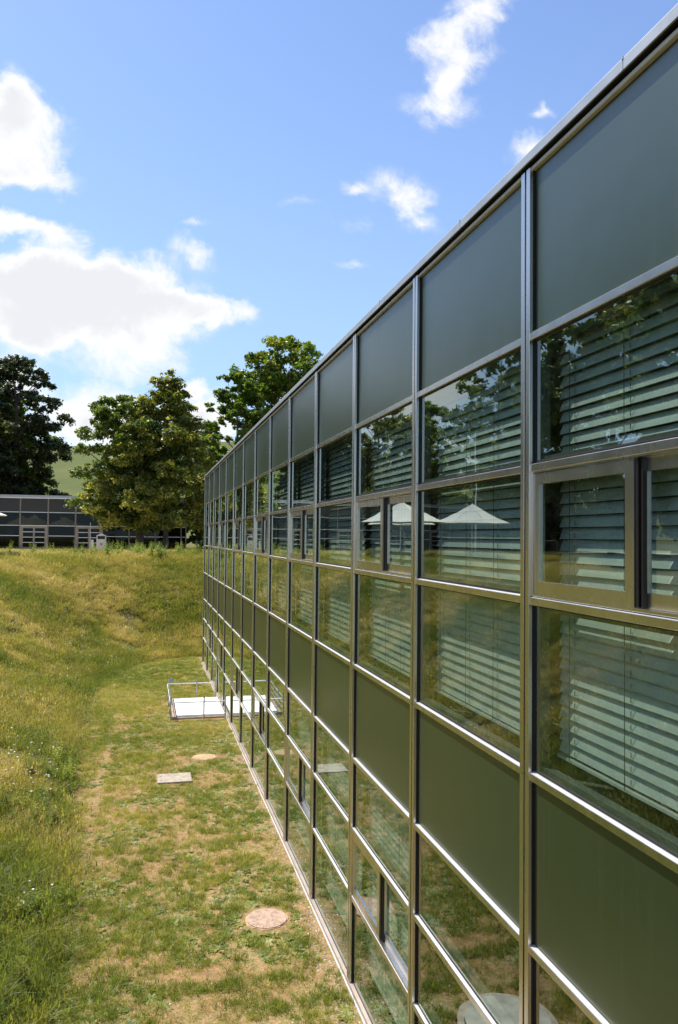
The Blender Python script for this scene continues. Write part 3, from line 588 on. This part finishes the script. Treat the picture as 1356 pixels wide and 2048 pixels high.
# ------------------------------------------------------------------ trees
lime_m = leaf_mat('lime_leaves', (.085, .11, .018), (.22, .235, .04), (.50, .43, .08))
ches_m = leaf_mat('chestnut_leaves', (.06, .10, .018), (.155, .21, .035), (.30, .30, .05))
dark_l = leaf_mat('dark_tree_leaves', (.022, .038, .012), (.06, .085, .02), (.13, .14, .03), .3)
brt_m = leaf_mat('bright_tree_leaves', (.075, .13, .015), (.17, .25, .03), (.34, .32, .045))
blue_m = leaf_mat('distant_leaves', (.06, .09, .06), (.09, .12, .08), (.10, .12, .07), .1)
def profile(kind, h):
    if kind == 'oval': return max(0, 1-abs(2*h-1)**2.3)**.55
    if kind == 'cone': return (min(1, h*5+.55))*(1-h)**.78*1.2
    if kind == 'dome': return math.sqrt(max(0, 1-h*h))*min(1, .75+h*2)
    return 1
def tree(name, x, y, top, bot, rad, kind, mat, label, nleaf=16000, clumps=90, ls=.2, seed=1, cat='tree', group='trees around the court', trunk=True, yel=.3, rc=None, tr=.28, lean=0, sub=1, ey=1.0):
    r = np.random.default_rng(seed); zb = float(ground(x, y)); e = empty(name, label, cat, (x, y, zb), group)
    Hc = top-bot; cs = []; rc = rc or rad*.25; tries = 0; big = []; nb_ = clumps
    while len(big) < nb_ and tries < 9000:
        tries += 1
        h = r.uniform(0, 1)**.9; pr = profile(kind, h); f = r.uniform(.05, 1)**.5; a = r.uniform(0, 2*math.pi)
        wob = 1+.16*math.sin(a*3+seed)+.10*math.sin(a*5+h*7+seed)
        R_ = rad*pr*f*wob; p = np.array([R_*math.cos(a)+lean*h, ey*R_*math.sin(a), bot+Hc*h-zb-rc*.55])
        if any(np.linalg.norm((p-q)*np.array([1, 1, 1.25])) < rc*.5 for q, _ in big): continue
        big.append((p, rc*r.uniform(.65, 1.2)*(1-.35*h)))
    for p, R_ in big:
        for k in range(6):
            dd = r.normal(size=3); dd /= np.linalg.norm(dd); dd[2] = abs(dd[2])*.9-.25; dd[:2] *= 1.15
            cs.append((p+dd*R_*r.uniform(.45, 1.0), R_*r.uniform(.3, .55)))
    cen = np.array([c[0] for c in cs]); cr = np.array([c[1] for c in cs]); w = cr**2; w /= w.sum()
    ci = r.choice(len(cs), nleaf, p=w); d = r.normal(size=(nleaf, 3)); d /= np.linalg.norm(d, axis=1)[:, None]; d[:, 2] = np.where(d[:, 2] < -.5, -d[:, 2], d[:, 2])
    rr = cr[ci]*r.uniform(.1, 1.1, nleaf)**.6; pp = cen[ci]+d*rr[:, None]*np.array([1, 1, .75]) + r.normal(size=(nleaf, 3))*cr[ci][:, None]*.22
    nrm = d*.7+np.array([0, 0, .5])+r.normal(size=(nleaf, 3))*.55; nrm /= np.linalg.norm(nrm, axis=1)[:, None]
    tg = np.cross(nrm, r.normal(size=(nleaf, 3))); tg /= np.linalg.norm(tg, axis=1)[:, None]; bi = np.cross(nrm, tg); s = ls*r.uniform(.6, 1.35, nleaf)[:, None]
    q0 = pp-tg*s; q1 = pp+bi*s*.55-nrm*s*.12; q2 = pp+tg*s*1.05-nrm*s*.25; q3 = pp-bi*s*.55-nrm*s*.12
    VV = np.stack([q0, q1, q2, q3], 1).reshape(-1, 3).astype(np.float32); me = bpy.data.meshes.new('crown'); n4 = nleaf*4
    me.vertices.add(n4); me.vertices.foreach_set('co', VV.reshape(-1)); me.loops.add(n4); me.loops.foreach_set('vertex_index', np.arange(n4, dtype=np.int32)); me.polygons.add(nleaf)
    me.polygons.foreach_set('loop_start', np.arange(0, n4, 4, dtype=np.int32)); me.update(); me.validate()
    ct = r.uniform(0, 1, len(cs)); cy_ = (r.uniform(0, 1, len(cs)) < yel).astype(float)
    t0 = np.clip(ct[ci]*.6+r.uniform(0, .45, nleaf), 0, 1); t1 = np.clip(cy_[ci]*r.uniform(.2, 1, nleaf)*(rr/cr[ci] > .55) + (r.uniform(0, 1, nleaf) < .04)*.6, 0, 1)
    tint = np.ones((n4, 4), np.float32); tint[:, 0] = np.repeat(t0, 4); tint[:, 1] = np.repeat(t1, 4)
    a = me.color_attributes.new('tint', 'FLOAT_COLOR', 'POINT'); a.data.foreach_set('color', tint.reshape(-1))
    me.materials.append(mat); c = bpy.data.objects.new('crown' if trunk else 'foliage', me); COL.objects.link(c); c.parent = e
    if trunk:
        b = MB(); ht_ = bot-zb+Hc*.72; px_ = Vector((0, 0, -.2)); n = 6
        for k in range(n):
            z = ht_*(k+1)/n; nxt = Vector((lean*z/ht_*.6+r.uniform(-.08, .08), r.uniform(-.08, .08), z)); b.tube(px_, nxt, tr*(1-.75*k/n), tr*(1-.75*(k+1)/n), 9); px_ = nxt
        for k in r.choice(len(cs), min(len(cs), 34), replace=False):
            p = Vector(cen[k]); z0 = max(bot-zb-.3, p.z-abs(r.uniform(.5, 1))*math.hypot(p.x, p.y)*.8); s0 = Vector((lean*.4*z0/ht_, 0, min(z0, ht_*.95))); mid = (s0+p)/2+Vector((0, 0, -.15)); r1 = tr*.32*(1-.5*s0.z/ht_)
            b.tube(s0, mid, r1, r1*.7, 6); b.tube(mid, p, r1*.7, r1*.25, 6)
        o_ = b.build('trunk', bark_m); o_.parent = e
    return e
# in front of / beside the pavilion
tree('chestnut_tree', -.3, 69.2, 12.3, 1.2, 4.5, 'oval', ches_m, 'rounded dark green chestnut tree left of the yellowish lime, over the pavilion roof', 56000, 170, .15, 11, yel=.15, tr=.36, lean=-1.5)
tree('lime_tree', 1.75, 67.6, 14.4, 1.2, 5.5, 'cone', lime_m, 'tall pointed lime tree with yellowish bracts in front of the pavilion', 72000, 230, .13, 23, yel=.5, tr=.25, rc=1.05)
# behind
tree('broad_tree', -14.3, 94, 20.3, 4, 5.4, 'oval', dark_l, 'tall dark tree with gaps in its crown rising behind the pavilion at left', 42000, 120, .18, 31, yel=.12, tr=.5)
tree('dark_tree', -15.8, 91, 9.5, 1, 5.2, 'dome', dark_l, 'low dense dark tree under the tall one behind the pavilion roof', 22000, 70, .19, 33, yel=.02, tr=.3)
tree('dark_tree', -9.3, 95, 5.0, 1, 2.2, 'dome', ches_m, 'small round green tree right of the dark trees behind the pavilion', 8000, 36, .18, 34, yel=.1, tr=.25)
tree('lime_tree', -19.5, 98, 11, 0, 4.0, 'oval', brt_m, 'lighter green tree at the left edge behind the dark trees', 9000, 40, .2, 35, yel=.3)
tree('maple_tree', 8.6, 76, 16.3, 2.5, 3.4, 'oval', brt_m, 'bright green tree rising behind the far end of the facade roof', 40000, 130, .16, 41, yel=.12, tr=.3)
tree('maple_tree', 14.2, 80, 21.2, 6.5, 5.2, 'oval', brt_m, 'tall yellow green tree cut by the sloping roof line of the facade', 60000, 200, .17, 43, yel=.5, tr=.4)
tree('lime_tree', 6.2, 81, 10.6, .3, 3.0, 'oval', lime_m, 'yellowish lime tree filling the gap above the far facade corner', 20000, 70, .15, 44, yel=.5, tr=.25)
tree('dark_tree', 7.5, 88, 8, 1, 4.5, 'oval', dark_l, 'dark tree between the pavilion end and the facade corner', 14000, 50, .2, 45, yel=.05)
tree('garden_shrub', 4.9, 86, 2.1, -.8, 1.5, 'dome', brt_m, 'bright yellow green shrub lit by the sun beside the pavilion end', 7000, 30, .12, 51, 'shrub', 'shrubs by the pavilion end', False, .6)
tree('garden_shrub', 6.6, 87, 1.2, -.9, 1.4, 'dome', ches_m, 'darker green shrub right of the bright sunlit one', 6000, 30, .12, 52, 'shrub', 'shrubs by the pavilion end', False, .1)
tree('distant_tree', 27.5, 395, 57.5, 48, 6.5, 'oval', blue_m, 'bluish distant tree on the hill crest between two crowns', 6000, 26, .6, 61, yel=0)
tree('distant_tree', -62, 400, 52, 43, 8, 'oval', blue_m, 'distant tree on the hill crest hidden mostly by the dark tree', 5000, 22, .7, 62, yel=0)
# trees on the terrace to the left, which the glass mirrors
LT = [(-46, 28, 31, 8.5, ches_m, 'large tree far along the terrace, nearest to the camera side'), (-32, 78, 25, 5.5, brt_m, 'slender green tree filling the gap in the mirrored row'), (-27, 40, 22, 4.5, brt_m, 'slim light green tree in front of the largest mirrored ones'), (-21, 110, 19, 6.5, ches_m, 'wide tree far behind the pavilion, backing the mirrored row'), (-33, 112, 20, 7.5, ches_m, 'second wide tree far behind the pavilion, backing the mirrored row'), (-46, 96, 24, 8, brt_m, 'big tree at the back of the terrace, between the mirrored ones'), (-48, 60, 29, 8.5, ches_m, 'very large green tree backing the near mirrored trees'), (-47, 42, 30, 8.5, lime_m, 'very large yellowish tree backing the near mirrored trees'),
      (-16, 97, 17, 5.2, ches_m, 'tree behind the pavilion roof, first in the mirrored row'), (-22.5, 93, 19, 5.2, lime_m, 'yellow topped tree, second in the mirrored row'), (-29, 92, 17.5, 4.8, brt_m, 'round green tree under the mirrored patch of sky'),
      (-27.5, 63, 20, 5.4, ches_m, 'tall tree right of the mirrored patch of sky'), (-34, 60, 26, 6.5, brt_m, 'tallest green tree in the mirrored row'), (-39.5, 68, 24, 6.0, lime_m, 'tree rising between the two tallest mirrored trees'),
      (-33, 46, 25, 6.2, lime_m, 'big yellow green tree mirrored in the large near panes'), (-38, 36, 25, 6.5, ches_m, 'wide dark green tree at the end of the mirrored row')]
for k, (x, y, tp, r_, mt, lb) in enumerate(LT):
    tree('terrace_tree', x, y, tp, .5, r_, 'oval', mt, lb, 36000, 150, .21, 70+k, 'tree', 'trees mirrored in the facade', True, .3)

# ------------------------------------------------------------------ grass and weeds (instanced tufts)
def proto_col(name, meshes, mat):
    c = bpy.data.collections.new(name)
    for i, me in enumerate(meshes):
        me.materials.append(mat); o_ = bpy.data.objects.new('%s_%02d' % (name, i), me); c.objects.link(o_)
    return c
def tuft(nb, h, w, spread, lean, r, seed_head=False, segs=3):
    a = MB()
    for k in range(nb):
        an = r.uniform(0, 2*math.pi); rad = spread*math.sqrt(r.uniform(0, 1)); bx, by = rad*math.cos(an), rad*math.sin(an)
        la = an+r.normal()*.9; ln = abs(r.normal())*lean+.05; hh = h*r.uniform(.45, 1.15); fa = r.uniform(0, math.pi); wx, wy = math.cos(fa)*w/2, math.sin(fa)*w/2; b = len(a.v)
        for s_ in range(segs+1):
            t_ = s_/segs; z = hh*t_*(1-.25*ln*t_); ox = math.cos(la)*hh*ln*t_*t_; oy = math.sin(la)*hh*ln*t_*t_; ww_ = 1-t_**1.5
            if s_ == segs: a.v.append((bx+ox, by+oy, z))
            else: a.v += [(bx+ox-wx*ww_, by+oy-wy*ww_, z), (bx+ox+wx*ww_, by+oy+wy*ww_, z)]
        for s_ in range(segs-1): a.f.append((b+2*s_, b+2*s_+1, b+2*s_+3, b+2*s_+2))
        a.f.append((b+2*segs-2, b+2*segs-1, b+2*segs))
        if seed_head and r.uniform() < .3:
            x, y, z = a.v[-1]; q = len(a.v); ww_ = w*1.3; a.v += [(x-ww_, y, z-.02), (x, y+ww_, z+.10*h/.5), (x+ww_, y, z-.02), (x, y-ww_, z+.0)]; a.f += [(q, q+1, q+2), (q, q+2, q+3)]
    me = bpy.data.meshes.new('tuft'); me.from_pydata(a.v, [], a.f); return me
def rosette(nb, R_, w, r, up=.35):
    a = MB()
    for k in range(nb):
        an = 2*math.pi*k/nb+r.normal()*.3; L = R_*r.uniform(.6, 1.1); c_, s_ = math.cos(an), math.sin(an); b = len(a.v); u = up*r.uniform(.4, 1.4)
        for t_, ww_ in ((0, .25), (.4, 1), (.75, .8)): a.v += [(c_*L*t_-s_*w*ww_/2, s_*L*t_+c_*w*ww_/2, L*u*t_*(1-.5*t_)+.005), (c_*L*t_+s_*w*ww_/2, s_*L*t_-c_*w*ww_/2, L*u*t_*(1-.5*t_)+.005)]
        a.v.append((c_*L, s_*L, L*u*.4)); a.f += [(b, b+1, b+3, b+2), (b+2, b+3, b+5, b+4), (b+4, b+5, b+6)]
    me = bpy.data.meshes.new('rosette'); me.from_pydata(a.v, [], a.f); return me
def weed(h, r):
    a = MB(); 
    for s_ in range(3):
        bx, by = r.normal()*.04, r.normal()*.04; hx, hy = r.normal()*.1, r.normal()*.1; hh = h*r.uniform(.6, 1)
        n = 22
        for k in range(n):
            t_ = k/n; an = k*2.4+r.normal()*.3; x, y, z = bx+hx*t_, by+hy*t_, hh*t_; L = .10*(1.1-t_)*h/.6+.03; c_, q_ = math.cos(an), math.sin(an); b = len(a.v); w = L*.32
            a.v += [(x, y, z), (x+c_*L*.5-q_*w, y+q_*L*.5+c_*w, z+L*.45), (x+c_*L, y+q_*L, z+L*.35), (x+c_*L*.5+q_*w, y+q_*L*.5-c_*w, z+L*.45)]; a.f.append((b, b+1, b+2, b+3))
        b = len(a.v); a.v += [(bx-.004, by, 0), (bx+.004, by, 0), (bx+hx, by+hy, hh)]; a.f.append((b, b+1, b+2))
    me = bpy.data.meshes.new('weed'); me.from_pydata(a.v, [], a.f); return me
def flower(h, r):
    a = MB(); a.tube((0, 0, 0), (.03, 0, h), .003, .002, 3)
    a.disc(.03, 0, h-.004, h+.008, .020, 7, .2, .018); me = bpy.data.meshes.new('flower'); me.from_pydata(a.v, [], a.f); return me
def scatter(name, label, P, rotz, scl, ix, tint, col, cat='grass'):
    n = len(P); me = bpy.data.meshes.new(name); me.vertices.add(n); me.vertices.foreach_set('co', np.asarray(P, np.float32).reshape(-1))
    def A(nm, ty, arr, key='value'):
        a = me.attributes.new(nm, ty, 'POINT'); a.data.foreach_set(key, arr)
    rot = np.zeros((n, 3), np.float32); rot[:, 2] = rotz; rot[:, 0] = rng.normal(0, .12, n); rot[:, 1] = rng.normal(0, .12, n)
    A('rot', 'FLOAT_VECTOR', rot.reshape(-1), 'vector'); A('scl', 'FLOAT', np.asarray(scl, np.float32)); A('ix', 'INT', np.asarray(ix, np.int32)); A('tint', 'FLOAT', np.asarray(tint, np.float32))
    o_ = bpy.data.objects.new(name, me); COL.objects.link(o_); tag(o_, label, cat, kind='stuff')
    ng = bpy.data.node_groups.new(name+'_nodes', 'GeometryNodeTree'); ng.interface.new_socket('Geometry', in_out='INPUT', socket_type='NodeSocketGeometry'); ng.interface.new_socket('Geometry', in_out='OUTPUT', socket_type='NodeSocketGeometry')
    gi = ng.nodes.new('NodeGroupInput'); go = ng.nodes.new('NodeGroupOutput'); iop = ng.nodes.new('GeometryNodeInstanceOnPoints'); ci = ng.nodes.new('GeometryNodeCollectionInfo')
    ci.inputs['Collection'].default_value = col; ci.inputs['Separate Children'].default_value = True; ci.inputs['Reset Children'].default_value = True
    def NA(nm, ty):
        q = ng.nodes.new('GeometryNodeInputNamedAttribute'); q.data_type = ty; q.inputs['Name'].default_value = nm
        return [s_ for s_ in q.outputs if s_.enabled and s_.name == 'Attribute'][0]
    L = ng.links.new; L(gi.outputs[0], iop.inputs['Points']); L(ci.outputs[0], iop.inputs['Instance']); iop.inputs['Pick Instance'].default_value = True
    L(NA('ix', 'INT'), iop.inputs['Instance Index']); L(NA('rot', 'FLOAT_VECTOR'), iop.inputs['Rotation']); L(NA('scl', 'FLOAT'), iop.inputs['Scale']); L(iop.outputs[0], go.inputs[0])
    md = o_.modifiers.new('scatter', 'NODES'); md.node_group = ng; return o_
r_ = np.random.default_rng(5)
g_short = grass_mat('short_grass', [(0, (.20, .24, .035)), (.45, (.40, .37, .08)), (1, (.56, .46, .19))])
g_tall = grass_mat('bank_grass', [(0, (.20, .235, .04)), (.4, (.39, .345, .085)), (.7, (.53, .42, .15)), (1, (.68, .54, .30))])
g_weed = grass_mat('weed_leaves', [(0, (.13, .19, .035)), (.5, (.24, .29, .05)), (1, (.34, .34, .08))])
g_flow = grass_mat('white_flowers', [(0, (.75, .75, .70)), (1, (.85, .84, .78))], .2)
c_short = proto_col('short_tuft', [tuft(26, .13, .009, .06, .8, r_) for _ in range(5)]+[tuft(18, .09, .011, .08, 1.2, r_) for _ in range(3)], g_short)
c_ros = proto_col('rosette', [rosette(9, .09, .035, r_) for _ in range(3)]+[rosette(14, .06, .02, r_, .8) for _ in range(3)], g_weed)
c_tall = proto_col('tall_tuft', [tuft(30, .34, .012, .13, .9, r_, True) for _ in range(6)]+[tuft(26, .25, .016, .16, 1.5, r_) for _ in range(3)], g_tall)
c_crest = proto_col('crest_tuft', [tuft(26, .62, .018, .16, .45, r_, True, 4) for _ in range(5)], g_tall)
c_weed = proto_col('weed', [weed(.5, r_) for _ in range(4)]+[weed(.9, r_) for _ in range(2)], g_weed)
c_flow = proto_col('flower', [flower(.4, r_), flower(.3, r_)], g_flow)
def pts(n, x0, x1, y0, y1):
    X = r_.uniform(x0, x1, n); Y = r_.uniform(y0, y1, n); return X, Y, toe_dist(X, Y)
def inview(X, Y): return X > -.30*Y-3.5
def covered(X, Y):
    c = ((X > .86) & (X < 2.7) & (Y > 25.15) & (Y < 28.35)) | ((X > .36) & (X < 1.24) & (Y > 18.75) & (Y < 19.55)) | (np.hypot(X-1.63, Y-20.88) < .36) | (np.hypot(X-1.9, Y-11.92) < .42) | (np.hypot(X-1.1, Y-8.7) < .62)
    c |= (X > D-.04) & (Y < YE+.2) & (X < 15.1)
    return c
def P3(X, Y, dz=-.01): return np.stack([X, Y, ground(X, Y)+dz], -1)
# court floor
def court(n, lo, hi, a, b, seed):
    X, Y, d = pts(n, -2.2, 2.62, 5, 39.5); cov = fbm(X, Y, 1.9, seed)*.18+fbm(X, Y, .30, seed+1)*.82; cov -= .25*np.exp(-((X+1.0-.02*(Y-14))/.12)**2)*((Y > 11) & (Y < 24)); cov -= .10*(1-sm(D-X, .0, .8)); cov += .06*sm(Y, 22, 34)+.05*sm(-X, -.6, 1.4)
    keep = (d < .35) & ~covered(X, Y) & (r_.uniform(0, 1, len(X)) < sm(cov, lo, hi)); return X[keep], Y[keep], cov[keep]
X, Y, cov = court(48000, .30, .66, 0, 0, 21); gz = fbm(X, Y, 3.2, 40)
scatter('court_grass', 'sparse tufts of short grass over the dry court floor', P3(X, Y), r_.uniform(0, 6.28, len(X)), r_.uniform(.35, 1.25, len(X))*(.55+.9*(cov-.25)), r_.integers(0, 8, len(X)), np.clip((gz-.5)*1.6+.42+r_.normal(0, .2, len(X)), 0, 1), c_short)
X, Y, cov = court(30000, .2, .6, 0, 0, 25)
scatter('dry_grass', 'thin dry straw coloured grass over the bare soil', P3(X, Y), r_.uniform(0, 6.28, len(X)), r_.uniform(.3, .75, len(X)), r_.integers(5, 8, len(X)), np.clip(.62+r_.normal(0, .28, len(X)), 0, 1), c_short)
X, Y, d = pts(16000, -2.0, 2.55, 5, 39); cov = fbm(X, Y, 1.1, 29); keep = (d < .2) & ~covered(X, Y) & (cov > .50); X, Y = X[keep], Y[keep]
scatter('court_weeds', 'low broad leaved weeds dotted over the court floor', P3(X, Y), r_.uniform(0, 6.28, len(X)), r_.uniform(.5, 1.3, len(X)), r_.integers(0, 6, len(X)), r_.uniform(0, 1, len(X)), c_ros, 'weeds')
# banks
X, Y, d = pts(150000, -16, 16, 4, 52); keep = (d > -.1) & (d < 10.5) & inview(X, Y) & ~covered(X, Y) & ((fbm(X, Y, 2.2, 31)*.6+fbm(X, Y, .5, 32)*.4) > .36); X, Y, d = X[keep], Y[keep], d[keep]
gr = np.clip((fbm(X, Y, 3.4, 50)-.5)*1.5+(fbm(X, Y, .9, 55)-.5)*1.3+.39+r_.normal(0, .2, len(X))-.2*sm(1.6-d, 0, 1.6)-.09*sm(24-Y, 0, 12), 0, 1)
scatter('bank_grass', 'rough olive and straw coloured grass covering the sloping banks', P3(X, Y), r_.uniform(0, 6.28, len(X)), r_.uniform(.4, 1.15, len(X))*(.65+.6*fbm(X, Y, 1.8, 51)), r_.integers(0, 9, len(X)), gr, c_tall)
X, Y, d = pts(26000, -26, 12, 44, 57); keep = (d > 7.6) & ~covered(X, Y) & (X > -.2*Y-14); X, Y, d = X[keep], Y[keep], d[keep]
scatter('crest_grass', 'tall seeding grass along the crest of the far bank', P3(X, Y), r_.uniform(0, 6.28, len(X)), r_.uniform(.4, 1.0, len(X))*(.45+.5*fbm(X, Y, 2.2, 61)), r_.integers(0, 5, len(X)), np.clip((fbm(X, Y, 3, 62)-.5)*1.8+.5+r_.normal(0, .18, len(X)), 0, 1), c_crest)
X, Y, d = pts(24000, -8, 12, 5, 50); cov = fbm(X, Y, 1.6, 71); keep = (d > 0) & (d < 9.5) & inview(X, Y) & ~covered(X, Y) & (cov > .59+.12*sm(Y, 14, 20)) & (Y < 27); X, Y = X[keep], Y[keep]
scatter('bank_weeds', 'leafy green weeds among the bank grass at left', P3(X, Y), r_.uniform(0, 6.28, len(X)), r_.uniform(.3, .72, len(X)), r_.integers(0, 6, len(X)), r_.uniform(0, 1, len(X)), c_weed, 'weeds')
X = r_.normal(0, 1, 60)*3.0-.5; Y = r_.uniform(47, 52, 60)
scatter('crest_weeds', 'tall dark green weeds standing on the crest before the tree trunks', P3(X, Y), r_.uniform(0, 6.28, 60), r_.uniform(.8, 1.3, 60), r_.integers(4, 6, 60), r_.uniform(0, .6, 60), c_weed, 'weeds')
X, Y, d = pts(3000, -7, 4, 7, 46); cov = fbm(X, Y, 2.0, 81); keep = (d > .2) & (d < 7) & inview(X, Y) & ~covered(X, Y) & (cov > .60); X, Y = X[keep], Y[keep]
scatter('yarrow_flowers', 'scattered small white yarrow flowers on the bank', P3(X, Y), r_.uniform(0, 6.28, len(X)), r_.uniform(.7, 1.3, len(X)), r_.integers(0, 2, len(X)), r_.uniform(0, 1, len(X)), c_flow, 'flowers')

def rock(r):
    a = MB(); n = 6; sq = r.uniform(.5, .8)
    a.v.append((0, 0, sq*.6))
    for i in range(n): t_ = 2*math.pi*i/n; q = r.uniform(.75, 1.1); a.v.append((math.cos(t_)*q*.7, math.sin(t_)*q*.7, sq*.4))
    for i in range(n): t_ = 2*math.pi*i/n; q = r.uniform(.8, 1.1); a.v.append((math.cos(t_)*q, math.sin(t_)*q, -.2))
    for i in range(n): j = (i+1) % n; a.f += [(0, 1+i, 1+j), (1+i, 1+n+i, 1+n+j, 1+j)]
    me = bpy.data.meshes.new('pebble'); me.from_pydata(a.v, [], a.f); return me
c_rock = proto_col('pebble', [rock(r_) for _ in range(5)], grass_mat('pebble_stone', [(0, (.22, .14, .09)), (.5, (.36, .27, .18)), (1, (.50, .42, .33))], .0))
X1, Y1, d = pts(5000, -1.8, 2.6, 5, 36); X2 = D-.05-np.abs(r_.normal(0, .16, 5200)); Y2 = r_.uniform(6, 36, 5200)
X = np.concatenate([X1, X2]); Y = np.concatenate([Y1, Y2]); keep = ~covered(X, Y); X, Y = X[keep], Y[keep]
scatter('pebbles', 'small loose pebbles on the soil, thickest along the facade foot', P3(X, Y, 0), r_.uniform(0, 6.28, len(X)), r_.uniform(.006, .024, len(X)), r_.integers(0, 5, len(X)), r_.uniform(0, 1, len(X)), c_rock, 'pebbles')
